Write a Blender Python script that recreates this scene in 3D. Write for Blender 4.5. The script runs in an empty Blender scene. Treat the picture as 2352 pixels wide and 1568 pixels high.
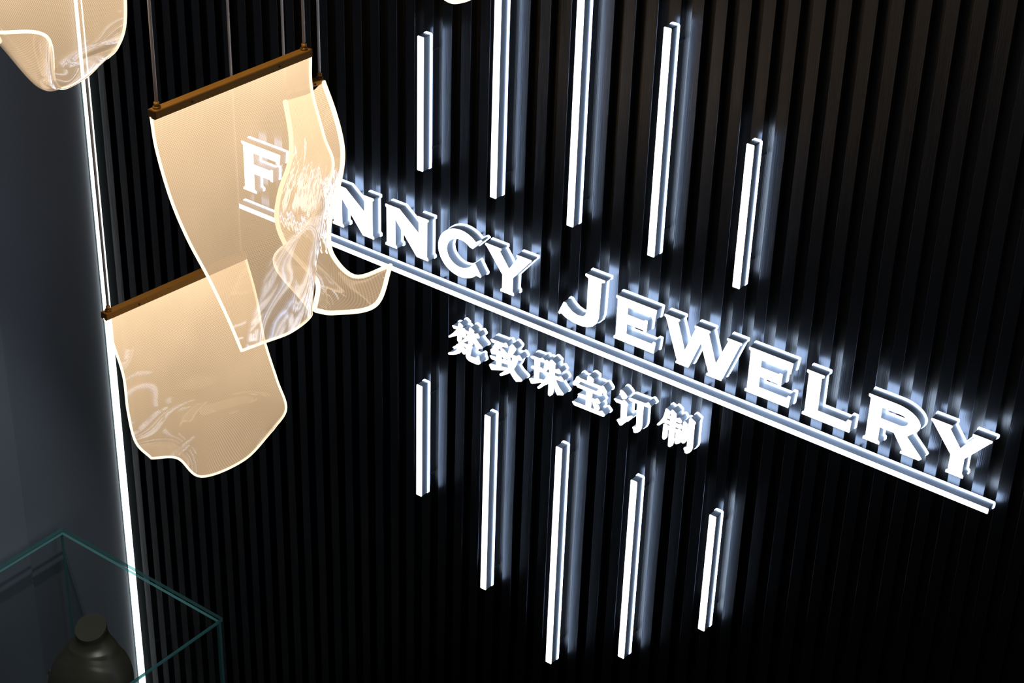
import bpy, bmesh, math, random
import numpy as np
from mathutils import Vector, Matrix

random.seed(7)
S = bpy.context.scene
C = S.collection

# ------------------------------------------------------------------ camera, light, exposure
F = 4371.231                                   # focal length in pixels of the 2352x1568 frame
RW = np.array([[0.79628315, 0.60428289, 0.02784483],
               [0.33131829, -0.39715150, -0.85586148],
               [-0.50612384, 0.69073358, -0.51645502]])   # world -> camera (x right, y down, z forward)
CAM = np.array([0.0, -3.5, 5.3])               # on the upper floor, looking down at the sign
cd = bpy.data.cameras.new('camera')
cam = bpy.data.objects.new('camera', cd); C.objects.link(cam)
cd.sensor_fit = 'HORIZONTAL'; cd.sensor_width = 36.0; cd.lens = 36.0 * F / 2352
cd.clip_start = 0.05; cd.clip_end = 100
Rb = np.diag([1, -1, -1]) @ RW                 # Blender camera looks along -z with y up
M = Matrix(Rb.T.tolist()).to_4x4(); M.translation = Vector(CAM)
cam.matrix_world = M
S.camera = cam

W = bpy.data.worlds.new('shop_ambience'); S.world = W; W.use_nodes = True
bg = W.node_tree.nodes['Background']
bg.inputs['Color'].default_value = (0.80, 0.90, 1.0, 1); bg.inputs['Strength'].default_value = 0.045

S.view_settings.view_transform = 'Standard'; S.view_settings.look = 'None'
S.view_settings.exposure = 0.0; S.view_settings.gamma = 1.0
S.view_settings.use_curve_mapping = False
S.cycles.transparent_max_bounces = 40
S.cycles.max_bounces = 8
S.cycles.sample_clamp_indirect = 6.0


def ray(px, py):
    return RW.T @ np.array([(px - 1176) / F, (py - 784) / F, 1.0])


def at_y(px, py, y):
    """the point seen at a pixel on the plane y (metres, 0 = front plane of the sign)"""
    d = ray(px, py)
    return CAM + d * ((y - CAM[1]) / d[1])


# ------------------------------------------------------------------ materials
def new_mat(name):
    m = bpy.data.materials.new(name); m.use_nodes = True
    nt = m.node_tree; nt.nodes.clear()
    out = nt.nodes.new('ShaderNodeOutputMaterial')
    return m, nt, out


def principled(name, col, rough=0.5, metal=0.0, noise=0.0, nscale=(8, 8, 8), bump=0.0, spec=0.5, aniso=0.0):
    m, nt, out = new_mat(name)
    p = nt.nodes.new('ShaderNodeBsdfPrincipled')
    p.inputs['Base Color'].default_value = (*col, 1); p.inputs['Roughness'].default_value = rough
    p.inputs['Metallic'].default_value = metal; p.inputs['Specular IOR Level'].default_value = spec
    nt.links.new(p.outputs[0], out.inputs[0])
    if noise or bump:
        tc = nt.nodes.new('ShaderNodeTexCoord'); mp = nt.nodes.new('ShaderNodeMapping')
        mp.inputs['Scale'].default_value = nscale
        nz = nt.nodes.new('ShaderNodeTexNoise'); nz.inputs['Scale'].default_value = 1.0
        nz.inputs['Detail'].default_value = 3
        nt.links.new(tc.outputs['Object'], mp.inputs[0]); nt.links.new(mp.outputs[0], nz.inputs[0])
        if noise:
            mx = nt.nodes.new('ShaderNodeMix'); mx.data_type = 'RGBA'
            mx.inputs[6].default_value = (*[c * (1 - noise) for c in col], 1)
            mx.inputs[7].default_value = (*[min(1, c * (1 + noise)) for c in col], 1)
            nt.links.new(nz.outputs[0], mx.inputs[0]); nt.links.new(mx.outputs[2], p.inputs['Base Color'])
        if bump:
            b = nt.nodes.new('ShaderNodeBump'); b.inputs['Strength'].default_value = bump
            b.inputs['Distance'].default_value = 0.002
            nt.links.new(nz.outputs[0], b.inputs['Height']); nt.links.new(b.outputs[0], p.inputs['Normal'])
    return m


def emitter(name, col, strength):
    m, nt, out = new_mat(name)
    e = nt.nodes.new('ShaderNodeEmission'); e.inputs[0].default_value = (*col, 1); e.inputs[1].default_value = strength
    nt.links.new(e.outputs[0], out.inputs[0])
    return m


M_SLAT = principled('black brushed metal', (0.105, 0.105, 0.112), 0.30, 1.0, 0.25, (900, 900, 3), 0.25)
M_BACK = principled('black brushed metal recess', (0.108, 0.098, 0.088), 0.31, 1.0, 0.25, (900, 900, 3), 0.2)
M_FACE = emitter('lit white acrylic', (0.93, 0.96, 1.0), 3.0)
M_HALO = emitter('lit back acrylic', (0.49, 0.68, 1.0), 7.4)
M_BODY = principled('white painted return', (0.46, 0.475, 0.505), 0.45)
M_PIN = principled('dark standoff', (0.05, 0.05, 0.055), 0.4, 0.6)
M_GREY = principled('slate grey wall paint', (0.27, 0.295, 0.325), 0.7, 0.0, 0.06, (3, 3, 1))
M_GREY_LIT = principled('slate grey lit copy', (0.31, 0.34, 0.375), 0.65, 0.0, 0.06, (3, 3, 1))  # lighter copy of the wall grey; this plane's shading is put into the colour
M_STRIP = emitter('led strip diffuser', (0.93, 0.98, 1.0), 2.6)
M_TEAL = principled('teal glass lip', (0.03, 0.09, 0.085), 0.3)
M_COVER = principled('matt black reflection cover', (0.006, 0.010, 0.010), 0.9, spec=0.1)  # for the added cover beside the light strip
M_BRASS = principled('aged brass', (0.64, 0.30, 0.045), 0.45, 0.45, 0.15, (20, 20, 20))
M_BRASSD = principled('dark brass', (0.28, 0.16, 0.05), 0.4, 0.6, 0.15, (40, 40, 40))
M_SCREW = principled('dark screw', (0.03, 0.025, 0.02), 0.5, 0.5)
M_CABLE = principled('clear sheathed cable', (0.80, 0.80, 0.88), 0.3)
M_EDGE = emitter('lit acrylic edge', (1.0, 0.80, 0.55), 1.75)
M_FLOOR = principled('dark stone floor', (0.03, 0.03, 0.03), 0.3, 0.0, 0.2, (2, 2, 2))
M_CEIL = principled('dark ceiling paint', (0.05, 0.045, 0.04), 0.8, 0.0, 0.05, (2, 2, 2))
M_BUST = principled('bronze leatherette', (0.075, 0.064, 0.042), 0.38, 0.35, 0.15, (30, 30, 30), 0.1)
M_PLINTH = principled('dark plinth lacquer', (0.03, 0.032, 0.035), 0.35, 0.0, 0.1, (5, 5, 5))


def schlick(nt, f0, amp):
    """reflectance f0 + amp * (1 - cos)^5, the same on both sides of a thin pane"""
    lw = nt.nodes.new('ShaderNodeLayerWeight'); lw.inputs[0].default_value = 0.5
    pw = nt.nodes.new('ShaderNodeMath'); pw.operation = 'POWER'; pw.inputs[1].default_value = 5.0
    ma = nt.nodes.new('ShaderNodeMath'); ma.operation = 'MULTIPLY_ADD'; ma.inputs[1].default_value = amp; ma.inputs[2].default_value = f0
    nt.links.new(lw.outputs['Facing'], pw.inputs[0]); nt.links.new(pw.outputs[0], ma.inputs[0])
    return ma.outputs[0]


def mat_sheet(name='dot printed light guide acrylic', smear=False):
    m, nt, out = new_mat(name)
    N = nt.nodes.new; Lk = nt.links.new
    uv = N('ShaderNodeUVMap'); sep = N('ShaderNodeSeparateXYZ'); Lk(uv.outputs[0], sep.inputs[0])

    def math_(op, a, b=None):
        n = N('ShaderNodeMath'); n.operation = op
        for i, v in enumerate((a, b)):
            if v is None: continue
            if isinstance(v, (int, float)): n.inputs[i].default_value = v
            else: Lk(v, n.inputs[i])
        return n.outputs[0]
    k = 2 * math.pi / 0.0052
    cu = math_('COSINE', math_('MULTIPLY', sep.outputs[0], k))
    cv = math_('COSINE', math_('MULTIPLY', sep.outputs[1], k * 0.9))
    dots = math_('MULTIPLY', cu, cv)                                   # staggered dot lattice, -1..1
    nz = N('ShaderNodeTexNoise'); nz.inputs['Scale'].default_value = 6.0; Lk(uv.outputs[0], nz.inputs[0])
    cloud = math_('ADD', math_('MULTIPLY', nz.outputs[0], 0.30), 0.85)
    # a light guide leaks its light from the printed dots, most next to the LED rail
    dec = math_('ADD', math_('MULTIPLY', math_('POWER', 2.718, math_('MULTIPLY', sep.outputs[1], -4.0)), 1.10), 0.50)
    st = math_('MULTIPLY', math_('MULTIPLY', math_('ADD', math_('MULTIPLY', dots, 0.30), 0.94), dec), cloud)
    em = N('ShaderNodeEmission'); em.inputs[0].default_value = (0.95, 0.665, 0.395, 1)
    Lk(math_('MULTIPLY', st, 0.5), em.inputs[1])
    tr = N('ShaderNodeBsdfTransparent'); tr.inputs[0].default_value = (0.68, 0.67, 0.66, 1)
    if smear:                                   # thick heat-bent acrylic that smears what lies behind it
        tr = N('ShaderNodeBsdfRefraction'); tr.inputs['Color'].default_value = (0.68, 0.67, 0.66, 1)
        tr.inputs['IOR'].default_value = 1.16; tr.inputs['Roughness'].default_value = 0.12
        wn = N('ShaderNodeTexNoise'); wn.inputs['Scale'].default_value = 1.0
        wm = N('ShaderNodeMapping'); wm.inputs['Scale'].default_value = (70, 14, 1); Lk(uv.outputs[0], wm.inputs[0]); Lk(wm.outputs[0], wn.inputs[0])
        bp = N('ShaderNodeBump'); bp.inputs['Strength'].default_value = 0.3; bp.inputs['Distance'].default_value = 0.01
        Lk(wn.outputs[0], bp.inputs['Height']); Lk(bp.outputs[0], tr.inputs['Normal'])
    add = N('ShaderNodeAddShader'); Lk(tr.outputs[0], add.inputs[0]); Lk(em.outputs[0], add.inputs[1])
    gl = N('ShaderNodeBsdfGlossy'); gl.inputs['Roughness'].default_value = 0.06
    gl.inputs[0].default_value = (0.95, 0.95, 1, 1)
    fr = schlick(nt, 0.055, 0.8)
    mx = N('ShaderNodeMixShader'); Lk(fr, mx.inputs[0]); Lk(add.outputs[0], mx.inputs[1]); Lk(gl.outputs[0], mx.inputs[2])
    Lk(mx.outputs[0], out.inputs[0])
    return m


def mat_glass():
    m, nt, out = new_mat('clear glass pane')
    N = nt.nodes.new; Lk = nt.links.new
    tr = N('ShaderNodeBsdfTransparent'); tr.inputs[0].default_value = (0.992, 0.998, 0.997, 1)
    gl = N('ShaderNodeBsdfGlossy'); gl.inputs['Roughness'].default_value = 0.01
    fr = schlick(nt, 0.022, 0.8)
    mx = N('ShaderNodeMixShader'); Lk(fr, mx.inputs[0]); Lk(tr.outputs[0], mx.inputs[1]); Lk(gl.outputs[0], mx.inputs[2])
    Lk(mx.outputs[0], out.inputs[0])
    return m


def mat_glass_edge():
    m, nt, out = new_mat('green polished glass edge')
    N = nt.nodes.new; Lk = nt.links.new
    tr = N('ShaderNodeBsdfTransparent'); tr.inputs[0].default_value = (0.30, 0.55, 0.52, 1)
    p = N('ShaderNodeBsdfPrincipled'); p.inputs['Base Color'].default_value = (0.20, 0.52, 0.50, 1); p.inputs['Roughness'].default_value = 0.15
    mx = N('ShaderNodeMixShader'); mx.inputs[0].default_value = 0.55
    Lk(tr.outputs[0], mx.inputs[1]); Lk(p.outputs[0], mx.inputs[2]); Lk(mx.outputs[0], out.inputs[0])
    return m


M_SHEET = mat_sheet(); M_SMEAR = mat_sheet('thick twisted light guide acrylic', True); M_GLASS = mat_glass(); M_GEDGE = mat_glass_edge()


# ------------------------------------------------------------------ helpers
def link(name, me, mats, parent=None):
    o = bpy.data.objects.new(name, me)
    for m in (mats if isinstance(mats, (list, tuple)) else [mats]):
        if m.name not in [x.name for x in me.materials if x]: me.materials.append(m)
    C.objects.link(o)
    if parent: o.parent = parent
    return o


def mesh_bm(name, bm):
    me = bpy.data.meshes.new(name); bmesh.ops.recalc_face_normals(bm, faces=bm.faces[:])
    bm.to_mesh(me); bm.free(); return me


def thing(name, label, cat, loc=(0, 0, 0), group=None):
    o = bpy.data.objects.new(name, None); C.objects.link(o); o.location = loc; o.empty_display_size = 0.05
    o['label'] = label; o['category'] = cat
    if group: o['group'] = group
    return o


def box_bm(bm, a, b):
    vs = [bm.verts.new((x, y, z)) for x in (a[0], b[0]) for y in (a[1], b[1]) for z in (a[2], b[2])]
    for f in ((0, 1, 3, 2), (4, 6, 7, 5), (0, 4, 5, 1), (2, 3, 7, 6), (0, 2, 6, 4), (1, 5, 7, 3)):
        bm.faces.new([vs[i] for i in f])


def box(name, a, b, mat, parent=None, bevel=0.0):
    bm = bmesh.new(); box_bm(bm, a, b)
    if bevel: bmesh.ops.bevel(bm, geom=bm.edges[:], offset=bevel, segments=2, affect='EDGES', profile=0.5)
    return link(name, mesh_bm(name, bm), mat, parent)


def tube_bm(bm, pts, r, n=10, cap=True):
    pts = [Vector(p) for p in pts]; rings = []
    for i, p in enumerate(pts):
        t = (pts[min(i + 1, len(pts) - 1)] - pts[max(i - 1, 0)])
        if t.length < 1e-9: t = Vector((0, 0, 1))
        t.normalize()
        if i == 0:
            nrm = t.orthogonal().normalized()
        else:
            nrm = (nrm - t * nrm.dot(t))
            nrm = nrm.normalized() if nrm.length > 1e-6 else t.orthogonal().normalized()
        b = t.cross(nrm)
        rings.append([bm.verts.new(p + (nrm * math.cos(a) + b * math.sin(a)) * r)
                      for a in (2 * math.pi * k / n for k in range(n))])
    for a, b in zip(rings, rings[1:]):
        for k in range(n): bm.faces.new((a[k], a[(k + 1) % n], b[(k + 1) % n], b[k]))
    if cap:
        bm.faces.new(rings[0]); bm.faces.new(rings[-1][::-1])


def tube(name, pts, r, mat, parent=None, n=10):
    bm = bmesh.new(); tube_bm(bm, pts, r, n)
    me = mesh_bm(name, bm)
    for p in me.polygons: p.use_smooth = True
    return link(name, me, mat, parent)


# ---- outlines through a signed distance grid (gives clean unions and rounded offsets)
def sdf_poly(P, X, Z):
    P = np.asarray(P, float); d = np.full(X.shape, 1e9); inside = np.zeros(X.shape, bool)
    for (ax, az), (bx, bz) in zip(P, np.roll(P, -1, 0)):
        ex, ez = bx - ax, bz - az; l2 = ex * ex + ez * ez
        if l2 < 1e-14: continue
        t = np.clip(((X - ax) * ex + (Z - az) * ez) / l2, 0, 1)
        d = np.minimum(d, (X - ax - t * ex) ** 2 + (Z - az - t * ez) ** 2)
        c = ((az > Z) != (bz > Z))
        if bz != az: inside ^= c & (X < (bx - ax) * (Z - az) / (bz - az) + ax)
    d = np.sqrt(d); return np.where(inside, -d, d)


def contour(D, xs, zs, level):
    V = D - level
    V = np.where(np.abs(V) < 1e-9, 1e-9, V)
    nx, nz = len(xs), len(zs); segs = {}

    def ex(i, j):
        a, b = V[j, i], V[j, i + 1]; t = a / (a - b); return ('h', i, j), (xs[i] + t * (xs[i + 1] - xs[i]), zs[j])

    def ez(i, j):
        a, b = V[j, i], V[j + 1, i]; t = a / (a - b); return ('v', i, j), (xs[i], zs[j] + t * (zs[j + 1] - zs[j]))
    pos = {}; nxt = {}
    neg = V < 0
    cell = neg[:-1, :-1].astype(int) + 2 * neg[:-1, 1:] + 4 * neg[1:, 1:] + 8 * neg[1:, :-1]
    # edges: 0 bottom,1 right,2 top,3 left ; inside kept on the left of each directed segment
    T = {1: [(0, 3)], 2: [(1, 0)], 3: [(1, 3)], 4: [(2, 1)], 5: [(0, 3), (2, 1)], 6: [(2, 0)], 7: [(2, 3)],
         8: [(3, 2)], 9: [(0, 2)], 10: [(1, 0), (3, 2)], 11: [(1, 2)], 12: [(3, 1)], 13: [(0, 1)], 14: [(3, 0)]}
    for j, i in zip(*np.nonzero((cell > 0) & (cell < 15))):
        E = (lambda: ex(i, j), lambda: ez(i + 1, j), lambda: ex(i, j + 1), lambda: ez(i, j))
        for a, b in T[int(cell[j, i])]:
            ka, pa = E[a](); kb, pb = E[b](); pos[ka] = pa; pos[kb] = pb; nxt[ka] = kb
    loops = []; seen = set()
    for k in list(nxt):
        if k in seen: continue
        lp = []; c = k
        while c not in seen and c in nxt:
            seen.add(c); lp.append(pos[c]); c = nxt[c]
        if len(lp) > 8:
            q = np.array(lp); r = np.roll(q, -1, 0)
            if abs((q[:, 0] * r[:, 1] - q[:, 1] * r[:, 0]).sum()) / 2 > 4e-6: loops.append(q)
    return loops


def simplify(P, tol):
    n = len(P); far = int(np.argmax(((P - P[0]) ** 2).sum(1))); keep = np.zeros(n, bool); keep[[0, far]] = True

    def rec(idx):
        st = [(0, len(idx) - 1)]
        while st:
            a, b = st.pop()
            if b - a < 2: continue
            A, B = P[idx[a]], P[idx[b]]; d = B - A; L = np.hypot(*d)
            Q = P[idx[a + 1:b]] - A
            dist = np.abs(Q[:, 0] * d[1] - Q[:, 1] * d[0]) / L if L > 1e-12 else np.hypot(Q[:, 0], Q[:, 1])
            m = int(np.argmax(dist))
            if dist[m] > tol:
                keep[idx[a + 1 + m]] = True; st += [(a, a + 1 + m), (a + 1 + m, b)]
    rec(list(range(0, far + 1))); rec(list(range(far, n)) + [0])
    return P[keep]


def prism(name, loops, y0, y1, mat, parent, loc):
    bm = bmesh.new(); front = []
    for lp in loops:
        vs = [bm.verts.new((x - loc[0], y0 - loc[1], z - loc[2])) for x, z in lp]
        front += [bm.edges.new((vs[i], vs[(i + 1) % len(vs)])) for i in range(len(vs))]
    bmesh.ops.triangle_fill(bm, edges=front, use_beauty=True)
    # keep only triangles whose centre is inside (even-odd)
    for f in bm.faces[:]:
        c = f.calc_center_median(); cnt = 0
        cx, cz = c.x + loc[0], c.z + loc[2]
        for lp in loops:
            for (ax, az), (bx, bz) in zip(lp, np.roll(lp, -1, 0)):
                if (az > cz) != (bz > cz) and cx < (bx - ax) * (cz - az) / (bz - az) + ax: cnt += 1
        if cnt % 2 == 0: bm.faces.remove(f)
    r = bmesh.ops.extrude_face_region(bm, geom=bm.faces[:])
    bmesh.ops.translate(bm, verts=[v for v in r['geom'] if isinstance(v, bmesh.types.BMVert)], vec=(0, y1 - y0, 0))
    for f in [f for f in bm.faces if len(f.verts) == 0]: bm.faces.remove(f)
    return link(name, mesh_bm(name, bm), mat, parent)


# ------------------------------------------------------------------ the setting
Y_SLAT, Y_REC = 0.050, 0.074
CEIL = 6.3
XL = -4.252                                     # plane of the grey left wall
PITCH, SLATW, X0 = 0.06086, 0.0308, -1.3607      # right edge of slat k: X0 - k * PITCH


def struct(o): o['kind'] = 'structure'; return o


struct(box('floor', (-6, -6, -0.05), (1.6, 0.3, 0), M_FLOOR))
struct(box('ceiling', (-6, -6, CEIL), (1.6, 0.3, CEIL + 0.05), M_CEIL))
wb = struct(box('wall_back', (XL, Y_REC, 0), (1.6, 0.25, CEIL), M_BACK))
wb['label'] = 'black vertical slat wall behind the lit lettering'
bm = bmesh.new()
prof = [(0, Y_REC - Y_SLAT), (0, 0.0005), (0.0005, 0), (SLATW - 0.0005, 0), (SLATW, 0.0005), (SLATW, Y_REC - Y_SLAT)]
lo = [bm.verts.new((x, y, 0)) for x, y in prof]; hi = [bm.verts.new((x, y, CEIL)) for x, y in prof]
for i in range(6): bm.faces.new((lo[i], lo[(i + 1) % 6], hi[(i + 1) % 6], hi[i]))
bm.faces.new(lo); bm.faces.new(hi[::-1])
slat_me = mesh_bm('slat', bm)
SLATS = []
for k in range(-46, 48):
    xr = X0 - k * PITCH
    if xr - SLATW < XL + 0.020 or xr > 1.5: continue
    o = link('slat', slat_me, M_SLAT, wb); o.location = (xr - SLATW, Y_SLAT, 0)
    SLATS.append(xr - SLATW / 2)

wl = struct(box('wall_left', (XL - 0.15, -0.378, 0), (XL, 0.25, CEIL), M_GREY))
wl['label'] = 'dark slate grey side wall beside the light strip'
wl2 = struct(box('wall_left_panel', (XL - 0.15, -6, 0), (XL + 0.006, -0.378, CEIL), M_GREY_LIT))
wl2['label'] = 'grey wall panel at the left edge, lighter shading in its colour'

first = min(SLATS) - SLATW / 2
struct(box('glare_cover_1', (XL + 0.0168, Y_SLAT + 0.003, 0), (first - 0.0002, Y_REC, CEIL), M_COVER))  # added dark cover that hides the strip's reflection in the recess
ls = thing('light_strip', 'tall white light strip running up the corner beside the grey wall', 'light strip', (XL, 0.053, 0))
box('channel', (0.0002, -0.0215, 0), (0.0016, 0.0205, CEIL), M_TEAL, ls)
box('diffuser', (0.0016, -0.0205, 0), (0.0120, 0.0200, CEIL), M_STRIP, ls, 0.0040)
box('glass_lip', (0.0124, 0.0080, 0), (0.0165, 0.0205, CEIL), M_TEAL, ls)


# ------------------------------------------------------------------ lit sign
Y_BODY0, Y_BODY1, Y_HALO1 = 0.002, 0.028, 0.0345
UZ = -5.0736 * 0.5 + CAM[2]                     # height of the top of the underline (m)


def lit_sign(name, label, cat, D, xs, zs, group=None, off=0.0022, tol=0.00025):
    L0 = [simplify(l, tol) for l in contour(D, xs, zs, 0.0)]
    L1 = [simplify(l, tol) for l in contour(D, xs, zs, off)]
    allp = np.vstack(L0); c = (allp[:, 0].mean(), 0.0, allp[:, 1].min())
    t = thing(name, label, cat, c, group)
    prism('face', L0, 0.0, Y_BODY0, M_FACE, t, c)
    prism('body', L0, Y_BODY0, Y_BODY1, M_BODY, t, c)
    prism('back_plate', L1, Y_BODY1, Y_HALO1, M_HALO, t, c)
    # standoff pins to the nearest slats
    X, Z = np.meshgrid(xs, zs); best = []
    for sx in SLATS:
        if sx < xs[0] or sx > xs[-1]: continue
        i = int(round((sx - xs[0]) / (xs[1] - xs[0])))
        if 0 <= i < len(xs):
            j = int(np.argmin(D[:, i])); best.append((D[j, i], sx, zs[j]))
    best.sort(); pins = []
    for d, sx, sz in best:
        if d < -0.003 and all(abs(sx - q[0]) > 0.03 for q in pins): pins.append((sx, sz))
        if len(pins) == 2: break
    if not pins:
        j, i = np.unravel_index(np.argmin(D), D.shape); pins = [(xs[i], zs[j])]
    for sx, sz in pins:
        yend = Y_SLAT if min(abs(sx - s) for s in SLATS) < SLATW / 2 - 0.003 else Y_REC
        tube('standoff', [(sx - c[0], Y_HALO1, sz - c[2]), (sx - c[0], yend, sz - c[2])], 0.0032, M_PIN, t, 8)
    return t


def arc(cx, cz, rx, rz, a0, a1, n=16):
    return [(cx + rx * math.cos(math.radians(a0 + (a1 - a0) * i / n)), cz + rz * math.sin(math.radians(a0 + (a1 - a0) * i / n))) for i in range(n + 1)]


G = {}
G['E'] = [[(0, .25), (.243, .25), (.236, .188), (.222, .188), (.216, .205), (.073, .205), (.073, .162), (.172, .162), (.179, .170), (.194, .170), (.191, .102), (.177, .102), (.172, .110), (.073, .110), (.073, .050), (.228, .050), (.236, .066), (.250, .066), (.244, 0), (0, 0), (0, .013), (.011, .021), (.011, .232), (0, .238)]]
G['L'] = [[(0, .25), (.093, .25), (.093, .238), (.080, .230), (.080, .050), (.232, .050), (.240, .067), (.259, .067), (.257, 0), (0, 0), (0, .013), (.012, .021), (.012, .232), (0, .238)]]
G['N'] = [[(0, .25), (.098, .25), (.235, .146), (.235, .230), (.224, .238), (.224, .25), (.301, .25), (.301, .238), (.291, .230), (.291, .020), (.301, .012), (.301, 0), (.222, 0), (.068, .182), (.068, .021), (.080, .013), (.080, 0), (0, 0), (0, .013), (.009, .021), (.009, .230), (0, .238)]]
G['Y'] = [[(0, .25), (.104, .25), (.104, .239), (.095, .233), (.158, .150), (.214, .233), (.205, .239), (.205, .25), (.300, .25), (.300, .240), (.292, .234), (.186, .105), (.186, .021), (.195, .013), (.195, 0), (.108, 0), (.108, .013), (.118, .021), (.118, .102), (.010, .234), (0, .240)]]
G['W'] = [[(0, .25), (.090, .25), (.090, .240), (.080, .235), (.131, .088), (.184, .235), (.177, .240), (.177, .25), (.266, .25), (.266, .240), (.258, .235), (.312, .083), (.371, .235), (.363, .240), (.363, .25), (.446, .25), (.446, .240), (.437, .234), (.359, .016), (.353, .010), (.353, 0), (.266, 0), (.266, .011), (.277, .018), (.220, .166), (.165, .014), (.160, 0), (.086, 0), (.086, .011), (.092, .018), (.011, .234), (0, .240)]]
G['R'] = [[(0, .25)] + arc(.140, .176, .133, .074, 90, -40, 18) + [(.215, .100), (.292, .026), (.304, .012), (.292, 0), (.195, 0), (.195, .011), (.206, .016), (.150, .095), (.076, .095), (.076, .021), (.086, .013), (.086, 0), (0, 0), (0, .013), (.012, .021), (.012, .232), (0, .238)],
          [(.074, .203)] + arc(.172, .173, .040, .030, 90, -90, 14) + [(.074, .143)]]
G['A'] = [[(.128, .25), (.200, .25), (.312, .021), (.326, .013), (.326, 0), (.228, 0), (.228, .013), (.240, .021), (.226, .055), (.110, .055), (.096, .021), (.107, .013), (.107, 0), (0, 0), (0, .013), (.014, .021)],
          [(.126, .095), (.210, .095), (.168, .188)]]
G['C'] = [arc(.150, .128, .150, .140, 47, 318, 34) + [(.290, .030), (.293, .040), (.248, .104)] + arc(.150, .128, .092, .084, 318, 47, 26) + [(.234, .184), (.296, .250), (.286, .255), (.272, .246)]]
G['J'] = [[(.156, .305), (.275, .305), (.275, .293), (.254, .285), (.250, .078), (.240, .043), (.218, .018), (.185, .001), (.150, -.006), (.097, -.005), (.050, .006), (.018, .022), (.006, .013), (-.001, .020), (.030, .093), (.042, .093), (.056, .077), (.085, .056), (.120, .046), (.152, .052), (.170, .070), (.175, .096), (.175, .285), (.156, .293)]]
G['F'] = [[(0, .305), (.300, .305), (.292, .238), (.276, .238), (.268, .254), (.088, .254), (.088, .182), (.216, .182), (.223, .191), (.239, .191), (.235, .115), (.220, .115), (.215, .124), (.088, .124), (.088, .021), (.104, .013), (.104, 0), (0, 0), (0, .013), (.014, .021), (.014, .285), (0, .293)]]

SIGN = [('F', -7.085, .112, 'large glowing white letter F seen through the pendant lamp', 'F'),
        ('A', -6.765, .114, 'glowing white letter A blurred behind the curled pendant lamp', 'A'),
        ('N', -6.396, .120, 'glowing white letter N emerging from behind the pendant lamp', 'N'),
        ('N', -6.010, .120, 'glowing white letter N just before the letter C', 'N'),
        ('C', -5.640, .117, 'glowing white letter C between N and Y', 'C'),
        ('Y', -5.324, .117, 'glowing white letter Y ending the first word', 'Y'),
        ('J', -4.839, .108, 'large glowing white letter J starting the second word', 'J'),
        ('E', -4.491, .109, 'glowing white letter E right after the large J', 'E'),
        ('W', -4.202, .108, 'wide glowing white letter W above the long bar', 'W'),
        ('E', -3.715, .107, 'glowing white letter E between W and L', 'E'),
        ('L', -3.396, .106, 'glowing white letter L between E and R', 'L'),
        ('R', -3.068, .106, 'glowing white letter R next to the last letter', 'R'),
        ('Y', -2.749, .104, 'glowing white letter Y at the right end of the lettering', 'Y')]
for ch, x0, zb, label, _ in SIGN:
    polys = [[((x + x0) * 0.5, (z + zb) * 0.5 + UZ) for x, z in p] for p in G[ch]]
    P0 = np.array(polys[0]); h = 0.0009
    xs = np.arange(P0[:, 0].min() - 0.008, P0[:, 0].max() + 0.009, h); zs = np.arange(P0[:, 1].min() - 0.008, P0[:, 1].max() + 0.009, h)
    X, Z = np.meshgrid(xs, zs); D = sdf_poly(polys[0], X, Z)
    for hole in polys[1:]: D = np.maximum(D, -sdf_poly(hole, X, Z))
    lit_sign('sign_letter', label, 'sign letter', D, xs, zs, 'letters of the lit sign')

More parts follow.
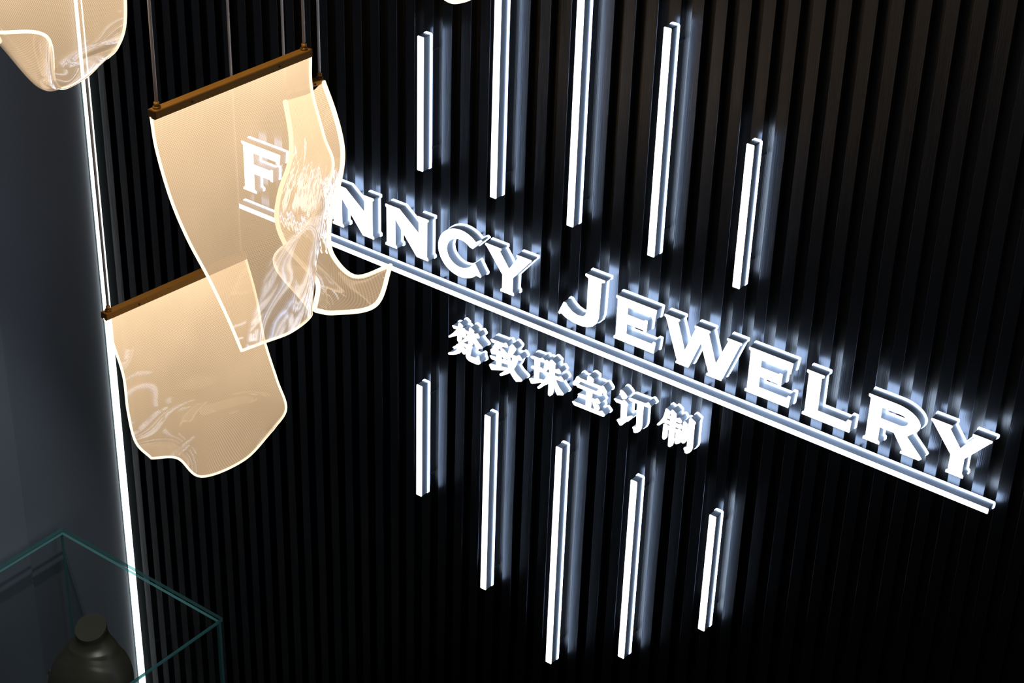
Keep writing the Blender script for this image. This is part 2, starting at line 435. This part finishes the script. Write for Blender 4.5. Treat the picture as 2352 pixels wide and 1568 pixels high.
K = 120 / 1447.0
CH = [((1020, 720), 'first glowing Chinese character of the small line, below the long bar', [
    [(218, 335), (235, 325), (390, 375), (500, 415), (545, 408), (590, 470), (690, 512), (660, 580), (560, 530), (340, 435), (265, 410)],
    [(385, 290), (405, 258), (440, 265), (515, 345), (500, 400), (490, 560), (490, 680), (470, 740), (480, 800), (480, 840), (400, 830), (395, 780), (362, 740), (365, 600), (385, 440)],
    [(345, 440), (420, 440), (420, 580), (370, 605), (160, 662), (125, 655), (120, 620), (140, 605), (240, 540)],
    [(480, 480), (560, 530), (600, 590), (590, 655), (545, 672), (500, 640), (480, 560)],
    [(688, 430), (700, 398), (735, 400), (825, 490), (815, 545), (810, 570), (805, 700), (800, 830), (790, 880), (680, 850), (670, 810), (690, 560)],
    [(800, 540), (850, 575), (905, 555), (930, 565), (978, 650), (970, 685), (930, 690), (850, 660), (790, 640)],
    [(655, 580), (720, 560), (720, 690), (670, 750), (540, 798), (490, 790), (480, 760), (505, 735), (570, 680)],
    [(800, 640), (850, 660), (880, 710), (960, 830), (1055, 940), (1060, 970), (960, 975), (900, 970), (870, 930), (820, 790), (810, 700)],
    [(400, 800), (500, 800), (500, 930), (480, 1050), (430, 1100), (340, 1130), (230, 1140), (130, 1135), (105, 1105), (125, 1075), (230, 1065), (320, 1020), (365, 970), (390, 900)],
    [(340, 850), (370, 845), (400, 870), (400, 940), (270, 960), (240, 950), (240, 925), (290, 895), (330, 890)],
    [(480, 800), (620, 855), (640, 850), (690, 850), (770, 910), (775, 950), (755, 990), (610, 940), (520, 905), (480, 890)],
    [(500, 930), (530, 940), (580, 1000), (598, 1050), (590, 1110), (560, 1135), (525, 1120), (490, 1070)],
    [(605, 930), (755, 985), (720, 1130), (710, 1185), (770, 1205), (870, 1232), (905, 1190), (940, 1182), (965, 1200), (970, 1290), (1000, 1350), (995, 1395), (950, 1415), (860, 1395), (700, 1320), (635, 1260), (600, 1190), (598, 1060)]]),
    ((1115, 755), 'second glowing Chinese character of the small line', [
    [(135, 295), (160, 285), (490, 408), (550, 390), (580, 410), (620, 500), (600, 528), (450, 485), (260, 400), (180, 375)],
    [(260, 400), (450, 485), (450, 520), (320, 595), (440, 640), (440, 700), (300, 712), (170, 695), (145, 640), (135, 570), (190, 540), (210, 480)],
    [(410, 560), (440, 540), (500, 580), (600, 700), (600, 830), (540, 850), (500, 820), (470, 780), (440, 640)],
    [(112, 745), (135, 735), (300, 795), (450, 850), (530, 840), (600, 900), (600, 985), (430, 935), (300, 880), (190, 850), (155, 820)],
    [(300, 700), (440, 700), (440, 800), (430, 1050), (290, 1020)],
    [(98, 995), (120, 970), (290, 1010), (430, 1045), (600, 1090), (640, 1090), (640, 1150), (480, 1152), (170, 1135), (140, 1100)],
    [(690, 480), (720, 430), (760, 450), (845, 560), (840, 590), (750, 720), (700, 790), (620, 830), (600, 720), (640, 600)],
    [(640, 690), (750, 730), (855, 765), (915, 730), (945, 750), (1010, 850), (990, 880), (900, 865), (750, 805), (700, 790), (640, 800)],
    [(750, 800), (900, 865), (880, 930), (830, 1040), (775, 1130), (680, 1220), (560, 1270), (440, 1303), (400, 1295), (388, 1255), (410, 1235), (560, 1150), (640, 1060), (700, 960)],
    [(600, 800), (670, 800), (700, 950), (775, 1130), (850, 1250), (1010, 1420), (1010, 1450), (985, 1462), (845, 1465), (770, 1370), (680, 1220), (630, 1080), (610, 950)]]),
    ((1205, 790), 'third glowing Chinese character of the small line', [
    [(158, 350), (180, 325), (215, 328), (420, 405), (480, 385), (515, 410), (560, 480), (555, 520), (420, 485), (275, 430), (190, 395)],
    [(170, 630), (190, 605), (230, 605), (415, 660), (445, 650), (520, 720), (510, 790), (400, 755), (265, 690), (190, 670)],
    [(275, 420), (420, 470), (410, 650), (385, 980), (255, 970), (265, 690)],
    [(118, 960), (135, 945), (260, 955), (390, 970), (530, 1000), (560, 1040), (470, 1065), (215, 1100), (175, 1085)],
    [(565, 470), (585, 445), (620, 455), (690, 505), (680, 600), (660, 690), (630, 705), (585, 775), (540, 800), (510, 790), (520, 720)],
    [(660, 640), (840, 700), (870, 710), (920, 690), (950, 705), (1005, 800), (985, 830), (930, 820), (820, 785), (650, 700)],
    [(520, 720), (585, 775), (680, 810), (830, 880), (930, 915), (985, 895), (1010, 910), (1070, 1000), (1060, 1040), (1010, 1035), (850, 975), (680, 900), (520, 810), (500, 760)],
    [(697, 470), (715, 440), (755, 445), (855, 550), (835, 600), (830, 780), (820, 960), (800, 1150), (790, 1330), (760, 1410), (700, 1445), (655, 1420), (645, 1380), (660, 1080), (680, 800)],
    [(620, 880), (700, 900), (680, 1060), (560, 1140), (430, 1225), (385, 1237), (350, 1215), (355, 1180), (440, 1110), (530, 1000)],
    [(800, 970), (850, 975), (890, 1100), (960, 1230), (1075, 1390), (1055, 1425), (960, 1415), (900, 1415), (850, 1310), (800, 1150)]]),
    ((1300, 835), 'fourth glowing Chinese character of the small line', [
    [(590, 360), (610, 340), (650, 345), (755, 430), (755, 470), (740, 560), (580, 520), (580, 480)],
    [(290, 360), (320, 345), (390, 410), (400, 490), (330, 575), (270, 605), (215, 600), (185, 560), (190, 510), (250, 440)],
    [(390, 410), (580, 485), (750, 550), (960, 630), (1010, 615), (1040, 640), (1000, 720), (915, 700), (640, 590), (390, 490)],
    [(915, 700), (1000, 640), (1040, 640), (1130, 790), (1115, 832), (1060, 830), (970, 820), (830, 770)],
    [(270, 590), (340, 575), (820, 770), (970, 820), (990, 880), (970, 897), (740, 820), (560, 755), (410, 690), (320, 660)],
    [(325, 840), (345, 825), (560, 890), (720, 965), (790, 988), (855, 965), (885, 985), (945, 1085), (920, 1120), (820, 1090), (700, 1045), (540, 990), (335, 885)],
    [(560, 740), (725, 810), (705, 980), (680, 1240), (540, 1190)],
    [(165, 1050), (185, 1040), (530, 1170), (680, 1235), (910, 1325), (985, 1310), (1005, 1330), (1075, 1430), (1050, 1468), (1010, 1465), (240, 1155), (210, 1130)],
    [(730, 1060), (820, 1090), (900, 1170), (925, 1240), (900, 1290), (850, 1310), (790, 1275), (740, 1110)]]),
    ((1400, 870), 'fifth glowing Chinese character of the small line', [
    [(285, 330), (310, 305), (360, 330), (440, 420), (485, 490), (470, 540), (410, 570), (350, 555), (330, 510), (300, 440), (285, 370)],
    [(115, 555), (140, 540), (340, 610), (395, 590), (430, 610), (510, 700), (500, 740), (475, 790), (320, 695), (190, 650)],
    [(320, 680), (480, 780), (460, 1060), (440, 1130), (300, 1110)],
    [(195, 1135), (215, 1115), (300, 1110), (450, 1062), (580, 1022), (625, 1030), (635, 1060), (600, 1100), (430, 1215), (340, 1285), (310, 1293), (275, 1280)],
    [(525, 540), (560, 525), (990, 685), (1055, 655), (1085, 672), (1145, 770), (1120, 795), (1060, 792), (940, 750), (770, 690), (650, 640), (560, 600)],
    [(770, 660), (940, 745), (920, 950), (895, 1300), (880, 1380), (840, 1450), (770, 1490), (710, 1500), (665, 1475), (655, 1400), (630, 1350), (640, 1325), (670, 1330), (725, 1340), (740, 1200), (750, 900)]]),
    ((1500, 915), 'last glowing Chinese character at the right end of the small line', [
    [(345, 290), (365, 275), (480, 370), (480, 410), (440, 480), (375, 590), (300, 660), (180, 735), (140, 748), (105, 730), (110, 700), (190, 630), (270, 530), (310, 430)],
    [(380, 470), (440, 485), (490, 495), (640, 555), (720, 540), (745, 555), (795, 650), (790, 670), (760, 685), (620, 635), (470, 575), (400, 545), (350, 530)],
    [(290, 640), (375, 600), (470, 635), (615, 680), (700, 720), (750, 708), (770, 725), (825, 790), (815, 850), (700, 820), (600, 785), (460, 725), (310, 665)],
    [(495, 345), (515, 315), (545, 325), (640, 430), (635, 560), (620, 700), (600, 850), (575, 1110), (560, 1230), (530, 1310), (470, 1343), (415, 1325), (410, 1270), (440, 880), (465, 720), (490, 480)],
    [(285, 710), (310, 695), (350, 710), (390, 750), (460, 780), (600, 840), (650, 858), (710, 845), (740, 865), (800, 930), (790, 1000), (620, 930), (590, 930), (450, 875), (400, 855), (285, 760)],
    [(285, 720), (400, 790), (400, 860), (390, 1000), (380, 1070), (340, 1125), (300, 1140), (265, 1120), (250, 1070), (270, 860)],
    [(630, 880), (790, 930), (785, 1040), (770, 1180), (740, 1235), (640, 1265), (605, 1240), (590, 1180), (570, 1130), (580, 1105), (620, 1105)],
    [(835, 665), (855, 635), (885, 645), (965, 730), (955, 850), (935, 1100), (915, 1190), (870, 1235), (820, 1245), (785, 1220), (775, 1180), (790, 1000), (815, 800)],
    [(1000, 570), (1030, 545), (1065, 560), (1175, 670), (1165, 710), (1145, 740), (1130, 900), (1090, 1380), (1060, 1450), (1010, 1500), (930, 1530), (880, 1505), (865, 1440), (840, 1390), (850, 1360), (885, 1355), (930, 1360), (950, 1100), (985, 700)]])]
for (ox, oy), label, strokes in CH:
    polys = [[tuple(at_y(ox + x * K, oy + y * K, 0.0)[[0, 2]]) for x, y in s] for s in strokes]
    P0 = np.vstack([np.array(p) for p in polys]); h = 0.0006
    xs = np.arange(P0[:, 0].min() - 0.008, P0[:, 0].max() + 0.009, h); zs = np.arange(P0[:, 1].min() - 0.008, P0[:, 1].max() + 0.009, h)
    X, Z = np.meshgrid(xs, zs); D = np.full(X.shape, 1e9)
    for p in polys: D = np.minimum(D, sdf_poly(p, X, Z))
    lit_sign('sign_character', label, 'sign character', D, xs, zs, 'Chinese characters of the lit sign', off=0.0020, tol=0.0002)


def round_rect(x0, x1, z0, z1, r, n=5):
    P = []
    for cx, cz, a in ((x1 - r, z1 - r, 0), (x0 + r, z1 - r, 90), (x0 + r, z0 + r, 180), (x1 - r, z0 + r, 270)):
        P += arc(cx, cz, r, r, a, a + 90, n)
    return np.array(P)


def light_bar(label, x0, x1, z0, z1, group, pins):
    c = ((x0 + x1) / 2, 0, z0)
    t = thing('light_bar', label, 'light bar', c, group)
    prism('face', [round_rect(x0, x1, z0, z1, 0.0018)], 0, Y_BODY0, M_FACE, t, c)
    prism('body', [round_rect(x0, x1, z0, z1, 0.0018)], Y_BODY0, Y_BODY1, M_BODY, t, c)
    e = 0.0022
    prism('back_plate', [round_rect(x0 - e, x1 + e, z0 - e, z1 + e, 0.005)], Y_BODY1, Y_HALO1, M_HALO, t, c)
    for px_, pz in pins:
        yend = Y_SLAT if min(abs(px_ - s) for s in SLATS) < SLATW / 2 - 0.003 else Y_REC
        tube('standoff', [(px_ - c[0], Y_HALO1, pz - c[2]), (px_ - c[0], yend, pz - c[2])], 0.0035, M_PIN, t, 8)


ux0, ux1 = -7.145 * 0.5, -2.408 * 0.5
light_bar('long horizontal glowing white bar underlining the lettering', ux0, ux1, UZ - 0.0138, UZ, 'light bars of the sign',
          [(s, UZ - 0.007) for s in SLATS[::7] if ux0 + 0.02 < s < ux1 - 0.02])
BX, BS, BWID = -5.787 * 0.5, 0.4869 * 0.5, 0.0196
ordn = ['leftmost', 'second from left', 'middle', 'fourth from left', 'rightmost']
zUb = -4.4298 * 0.5 + CAM[2]; zLt = -5.7715 * 0.5 + CAM[2]
UT = [(956.8, 81.4), None, None, (1527, 62), (1712.6, 328.6)]
LB = [(955.2, 1134.3), (1103.3, 1349.2), (1253.3, 1518.7), (1416.7, 1505.1), (1600.8, 1442)]
for i in range(5):
    x0 = BX + BS * i
    top = at_y(*UT[i], 0)[2] if UT[i] else (zUb + 0.80 if i == 1 else zUb + 0.98)
    light_bar('vertical glowing bar above the lettering, %s of the upper five' % ordn[i], x0, x0 + BWID, zUb, top, 'light bars of the sign',
              [(x0 + BWID / 2, zUb + 0.05), (x0 + BWID / 2, top - 0.05)])
    bot = at_y(*LB[i], 0)[2]
    light_bar('vertical glowing bar below the lettering, %s of the lower five' % ordn[i], x0, x0 + BWID, bot, zLt, 'light bars of the sign',
              [(x0 + BWID / 2, bot + 0.05), (x0 + BWID / 2, zLt - 0.05)])


# ------------------------------------------------------------------ pendant lamps
def crom(P, t):
    """Catmull-Rom through the rows of P (n, ...), t in 0..n-1"""
    n = len(P); i = min(int(t), n - 2); s = t - i
    p1, p2 = P[i], P[i + 1]
    p0 = P[i - 1] if i > 0 else 2 * p1 - p2
    p3 = P[i + 2] if i + 2 < n else 2 * p2 - p1
    return 0.5 * ((2 * p1) + (p2 - p0) * s + (2 * p0 - 5 * p1 + 4 * p2 - p3) * s * s + (3 * p1 - 3 * p2 + p3 - p0) * s ** 3)


def lamp(label, rail, rows, ends_extra=0.0, cables=((0.03, 1), (0.97, 1)), width=0.4, length=0.6, nu=36, nv=52, r_edge=0.0028, rail_h=0.016, sheet_mat=None):
    """rail: two points (world) of the rail's lower edge; rows: control points (px, py, y) from top to bottom"""
    A, B = Vector(rail[0]), Vector(rail[1]); mid = (A + B) / 2
    t = thing('pendant_lamp', label, 'pendant lamp', tuple(mid), 'wavy acrylic pendant lamps')
    d = (B - A).normalized(); side = d.cross(Vector((0, 0, 1))).normalized(); up = Vector((0, 0, 1))
    L = (B - A).length
    # rail: extruded U profile in two tones

    def bar(name, p0, p1, half, z0, z1, mat, bev=0.001, sh=0.0, par=None):
        bm = bmesh.new(); c = Vector(p0) - mid
        vs = []
        for e in (0, (Vector(p1) - Vector(p0)).length):
            for s in (-half + sh, half + sh):
                for z in (z0, z1): vs.append(bm.verts.new(c + d * e + side * s + up * z))
        for f in ((0, 1, 3, 2), (4, 6, 7, 5), (0, 4, 5, 1), (2, 3, 7, 6), (0, 2, 6, 4), (1, 5, 7, 3)):
            bm.faces.new([vs[k] for k in f])
        bmesh.ops.bevel(bm, geom=bm.edges[:], offset=bev, segments=2, affect='EDGES')
        return link(name, mesh_bm(name, bm), mat, par or t)
    rl = bar('rail', A, B, 0.0095, 0.0, rail_h, M_BRASS)
    bar('end_cap', A - d * 0.002, A + d * 0.0005, 0.0095, 0.0, rail_h, M_BRASSD, 0.0005)
    bar('end_cap', B - d * 0.0005, B + d * 0.002, 0.0095, 0.0, rail_h, M_BRASSD, 0.0005)
    for q in (0.22, 0.78):
        p = A + d * (L * q) + up * (rail_h * 0.45) - mid
        sgn = 1 if side.dot(Vector(CAM) - mid) > 0 else -1
        tube('screw', [p + side * sgn * 0.0088, p + side * sgn * 0.0108], 0.0022, M_SCREW, rl, 8)
    for q, _ in cables:
        p = A + d * (L * q) + up * rail_h - mid
        tube('knob', [p, p + up * 0.004], 0.0075, M_BRASSD, t, 14)
        tube('knob', [p + up * 0.004, p + up * 0.012], 0.0050, M_BRASS, t, 14)
        tube('cable', [p + up * 0.012, Vector((p.x, p.y, CEIL - mid.z))], 0.0030, M_CABLE, t, 8)
    # sheet
    R = np.array(rows, float)
    nr, ncol = R.shape[0], R.shape[1]
    P = np.zeros((nv + 1, nu + 1, 3))
    for a in range(nv + 1):
        row = crom(R, a / nv * (nr - 1))
        for b in range(nu + 1):
            px, py, y = crom(row, b / nu * (ncol - 1))
            P[a, b] = at_y(px, py, y) - np.array(mid)
    vs = P.reshape(-1, 3).tolist(); w = nu + 1
    faces = [(a * w + b, a * w + b + 1, (a + 1) * w + b + 1, (a + 1) * w + b) for a in range(nv) for b in range(nu)]
    me = bpy.data.meshes.new('sheet'); me.from_pydata(vs, [], faces)
    uvl = me.uv_layers.new(name='UVMap')
    for lp in me.loops:
        a, b = divmod(lp.vertex_index, w)
        uvl.data[lp.index].uv = (b / nu * width, a / nv * length)
    for p in me.polygons: p.use_smooth = True
    sh = link('sheet', me, sheet_mat or M_SHEET, t)
    md = sh.modifiers.new('thickness', 'SOLIDIFY'); md.thickness = 0.004; md.offset = 0; md.use_rim = False
    per = [P[a, 0] for a in range(0, nv + 1)] + [P[nv, b] for b in range(1, nu + 1)] + [P[a, nu] for a in range(nv - 1, -1, -1)]
    bm = bmesh.new(); tube_bm(bm, per, r_edge, 8)
    me = mesh_bm('lit_edge', bm)
    for p in me.polygons: p.use_smooth = True
    link('lit_edge', me, M_EDGE, sh)
    return t


def lin(p, q, n):
    p, q = np.array(p, float), np.array(q, float)
    return [tuple(p + (q - p) * i / (n - 1)) for i in range(n)]


def rail_from(pa, pb, ya):
    a = at_y(*pa, ya); d = ray(*pb); b = CAM + d * ((a[2] - CAM[2]) / d[2])
    return a, b


# large centre lamp
ra = rail_from((350, 272), (709, 128), -1.40)
yl, yr = ra[0][1], ra[1][1]
f = lambda u: yl + (yr - yl) * u


def r5(l, r, fold=None, edge=None, bul=0.0):
    """row of five: left edge, two inner points, fold line, free edge"""
    l, r = np.array(l, float), np.array(r, float)
    if fold is None:
        us = (0, .3, .6, .85, 1); return [(*(l + (r - l) * u), f(u) - bul * math.sin(math.pi * u)) for u in us]
    fo, ed = np.array(fold, float), np.array(edge, float)
    return [(*l, f(0)), (*(l + (fo - l) * .36), f(.3) - bul), (*(l + (fo - l) * .72), f(.62) - bul), (*fo, f(.92)), (*ed, f(1) + .06)]


lamp('large wavy acrylic pendant lamp hanging over the start of the lettering', ra,
     [r5((347, 268), (713, 122)), r5((360, 345), (716, 205)), r5((392, 455), (744, 312)), r5((432, 550), (764, 392)),
      r5((480, 640), (745, 470), (745, 470), (704, 522)), r5((524, 732), (727, 590), (727, 590), (629, 597)),
      [(555, 805, f(0)), (608, 785, f(.3)), (668, 762, f(.62)), (714, 725, f(.92)), (703, 700, f(1) + .03)]],
     width=0.4, length=0.55)

# narrow twisted lamp behind it
rc = rail_from((652, 216), (737, 190), -0.70)
yc0, yc1 = rc[0][1], rc[1][1]
g4 = lambda pts: [(x, y, yc0 + (yc1 - yc0) * u + dy) for (x, y, u, dy) in pts]
lamp('narrow twisted acrylic pendant lamp with a curled foot behind the large one', rc,
     [g4([(655, 232, 0, 0), (685, 223, .33, 0), (715, 212, .66, 0), (742, 186, 1, 0)]),
      g4([(668, 310, 0, .02), (702, 298, .33, 0), (738, 280, .66, 0), (769, 262, 1, -.01)]),
      g4([(666, 370, 0, .04), (704, 362, .33, .02), (748, 345, .66, 0), (786, 335, 1, -.02)]),
      g4([(643, 440, 0, .05), (688, 434, .33, .04), (738, 420, .66, .01), (784, 395, 1, -.02)]),
      g4([(636, 505, 0, .05), (680, 505, .33, .05), (728, 490, .66, .03), (766, 470, 1, 0)]),
      g4([(658, 565, 0, .03), (690, 566, .33, .04), (722, 555, .66, .03), (755, 535, 1, .02)]),
      g4([(702, 615, 0, 0), (716, 612, .33, .02), (738, 604, .66, .03), (766, 590, 1, .03)]),
      g4([(730, 652, 0, -.03), (748, 660, .33, -.01), (782, 660, .66, .02), (818, 636, 1, .03)]),
      g4([(722, 712, 0, -.06), (770, 718, .33, -.05), (862, 700, .66, -.02), (897, 610, 1, .02)])],
     width=0.12, length=0.55, r_edge=0.0055, rail_h=0.012, sheet_mat=M_SMEAR)

# lower left lamp
rd = rail_from((240, 733), (562, 592), -1.17)
h0, h1 = rd[0][1], rd[1][1]
fd = lambda u: h0 + (h1 - h0) * u


def rowd(pts, bul=0.0):
    n = len(pts); return [(x, y, fd(i / (n - 1)) - bul * math.sin(math.pi * i / (n - 1))) for i, (x, y) in enumerate(pts)]


lamp('low broad acrylic pendant lamp hanging in front of the light strip', rd,
     [rowd(lin((240, 730), (563, 589), 5)), rowd(lin((262, 795), (588, 680), 5)), rowd(lin((284, 865), (607, 780), 5), -.02),
      rowd(lin((294, 945), (636, 872), 5), -.05), rowd([(312, 1015), (400, 1000), (490, 975), (580, 945), (657, 938)], -.03),
      rowd([(348, 1052), (408, 1052), (462, 1094), (560, 1056), (628, 985)], .02)],
     width=0.4, length=0.5)

# upper left lamp, cut by the frame
re_ = rail_from((-95, -185), (262, -345), -1.75)
k0, k1 = re_[0][1], re_[1][1]
fe = lambda u: k0 + (k1 - k0) * u


def rowe(pts, dy=(0, 0, 0, 0, 0)):
    return [(x, y, fe(i / 4) + dy[i]) for i, (x, y) in enumerate(pts)]


lamp('wavy acrylic pendant lamp cut off by the upper left corner', re_,
     [rowe(lin((-95, -188), (262, -348), 5)), rowe(lin((-88, -100), (275, -190), 5)), rowe(lin((-70, 0), (287, -20), 5)),
      rowe([(-45, 60), (45, 85), (140, 95), (222, 90), (286, 62)]),
      rowe([(-20, 82), (70, 160), (140, 165), (205, 130), (270, 108)]),
      rowe([(0, 96), (94, 196), (148, 200), (196, 172), (252, 128)], (-.02, -.02, 0, 0, 0)),
      rowe([(-10, 74), (107, 84), (128, 196), (186, 184), (240, 136)], (-.06, -.05, -.01, 0, 0))],
     width=0.4, length=0.55)

# lamp above the frame, only its foot dips into view
rf = rail_from((935, -480), (1135, -560), -1.9)
m0, m1 = rf[0][1], rf[1][1]
ff = lambda u: m0 + (m1 - m0) * u


def rowf(pts): return [(x, y, ff(i / 4)) for i, (x, y) in enumerate(pts)]


lamp('acrylic pendant lamp at the top edge with only its lower rim showing', rf,
     [rowf(lin((935, -482), (1135, -562), 5)), rowf(lin((945, -350), (1150, -420), 5)), rowf(lin((955, -190), (1165, -250), 5)),
      rowf([(980, -70), (1020, -50), (1060, -55), (1110, -80), (1160, -120)]),
      rowf([(1000, -22), (1030, 0), (1055, 3), (1090, -12), (1130, -60)])],
     width=0.3, length=0.5)


# ------------------------------------------------------------------ glass display case with a bust
zt = 5.3 - 3.8718                               # top of the glass (m)
cx0, cx1, cy0, cy1 = -4.225, -3.478, -1.20, -0.25
TH, GH = 0.010, 0.72
dc = thing('display_case', 'frameless glass display case in the lower left corner', 'display case', ((cx0 + cx1) / 2, (cy0 + cy1) / 2, 0))
oc = Vector(dc.location)


def pane(name, a, b, thin):
    bm = bmesh.new(); box_bm(bm, [a[i] - oc[i] for i in range(3)], [b[i] - oc[i] for i in range(3)])
    bm.normal_update()
    for fc in bm.faces:
        fc.material_index = 0 if abs(fc.normal[thin]) > 0.5 else 1
    me = mesh_bm(name, bm)
    return link(name, me, [M_GLASS, M_GEDGE], dc)


zb_ = zt - GH
TT = 0.015
pane('top_pane', (cx0, cy0, zt - TT), (cx1, cy1, zt), 2)
i_ = 0.004
pane('side_pane', (cx0 + i_, cy1 - i_ - TH, zb_), (cx1 - i_, cy1 - i_, zt - TT - 0.0005), 1)
pane('side_pane', (cx0 + i_, cy0 + i_, zb_), (cx1 - i_, cy0 + i_ + TH, zt - TT - 0.0005), 1)
pane('side_pane', (cx0 + i_, cy0 + i_ + TH + .0005, zb_), (cx0 + i_ + TH, cy1 - i_ - TH - .0005, zt - TT - 0.0005), 0)
pane('side_pane', (cx1 - i_ - TH, cy0 + i_ + TH + .0005, zb_), (cx1 - i_, cy1 - i_ - TH - .0005, zt - TT - 0.0005), 0)
box('plinth', (cx0 - oc.x, cy0 - oc.y, 0), (cx1 - oc.x, cy1 - oc.y, zb_ - 0.0005), M_PLINTH, dc, 0.003)

nk = at_y(208, 1440, -0.45)                     # centre of the neck's cut
sec = [(0, .050, .052, 0), (-.012, .0515, .053, 0), (-.026, .052, .053, -.002), (-.042, .060, .057, -.006), (-.058, .080, .064, -.014), (-.074, .106, .072, -.024),
       (-.092, .126, .080, -.036), (-.115, .138, .088, -.050), (-.16, .143, .096, -.070), (-.22, .138, .098, -.086),
       (-.28, .122, .092, -.090), (-.34, .100, .080, -.086), (-.40, .088, .068, -.080)]
base_h = zb_
bz = base_h - nk[2]
bust = thing('necklace_bust', 'dark bronze necklace bust inside the glass case', 'bust', (nk[0], nk[1], base_h))
bust.rotation_euler = (0, 0, math.radians(25))
bm = bmesh.new(); rings = []; n = 48
fine = [crom(np.array(sec), t) for t in np.linspace(0, len(sec) - 1, 60)]
for hz, rx, ry, cy in fine:
    ring = []
    for k in range(n):
        a = 2 * math.pi * k / n; ca, sa = math.cos(a), math.sin(a)
        e = 0.9 if hz < -.08 else 1.0
        x = rx * math.copysign(abs(ca) ** e, ca); y = ry * math.copysign(abs(sa) ** e, sa)
        tilt = 0.30 * y * max(0, 1 + hz / .06)               # the neck's cut leans to the front
        drop = -0.10 * (abs(x) / .14) ** 2 * .35 if -.15 < hz < -.06 else 0
        ring.append(bm.verts.new((x + .012 * min(1, -hz / .09), y + cy, hz + tilt + drop - bz)))
    rings.append(ring)
for a, b in zip(rings, rings[1:]):
    for k in range(n): bm.faces.new((a[k], a[(k + 1) % n], b[(k + 1) % n], b[k]))
bm.faces.new(rings[0]); bm.faces.new(rings[-1][::-1])
me = mesh_bm('torso', bm)
for p in me.polygons: p.use_smooth = len(p.vertices) == 4
link('torso', me, M_BUST, bust)
tz = -.40 - bz
tube('stand', [(0, -.080, tz + 0.01), (0, -.080, 0.012)], 0.035, M_BUST, bust, 20)
tube('foot', [(0, -.080, 0.012), (0, -.080, 0.0)], 0.075, M_BUST, bust, 28)


# ------------------------------------------------------------------ added ceiling spots out of view, brightening rails, cables, bust and wall
def added_spot(label, x, y, power, col, size, aim=None):
    t = thing('added_ceiling_spot', label, 'added_spot', (x, y, CEIL), 'added ceiling spots')
    bm = bmesh.new(); n = 28
    rr = [(0.055, 0.0), (0.055, -0.006), (0.042, -0.008), (0.040, -0.001)]
    R_ = [[bm.verts.new((r * math.cos(2 * math.pi * k / n), r * math.sin(2 * math.pi * k / n), z)) for k in range(n)] for r, z in rr]
    for a, b in zip(R_, R_[1:]):
        for k in range(n): bm.faces.new((a[k], a[(k + 1) % n], b[(k + 1) % n], b[k]))
    link('trim_ring', mesh_bm('trim_ring', bm), M_BODY, t)
    tube('lens', [(0, 0, -0.0005), (0, 0, -0.003)], 0.039, M_LENS, t, 28)
    ld = bpy.data.lights.new('added_spot_beam', 'SPOT'); ld.energy = power; ld.color = col
    ld.spot_size = math.radians(size); ld.spot_blend = 0.6; ld.shadow_soft_size = 0.04
    lo_ = bpy.data.objects.new('added_spot_beam', ld); C.objects.link(lo_); lo_.parent = t; lo_.location = (0, 0, -0.012)
    if aim: lo_.rotation_euler = (Vector(aim) - Vector((x, y, CEIL))).to_track_quat('-Z', 'Y').to_euler()


M_LENS = emitter('downlight lens', (1.0, 0.86, 0.68), 3.0)  # glowing lens made up for the added spots
added_spot('added unseen ceiling spot brightening the pendant lamp rails', -2.25, -1.45, 110, (1.0, 0.82, 0.60), 36)
added_spot('added unseen ceiling spot brightening the display case and grey wall', -3.10, -1.10, 260, (0.86, 0.95, 1.0), 15, (-4.18, -0.38, 0.2))
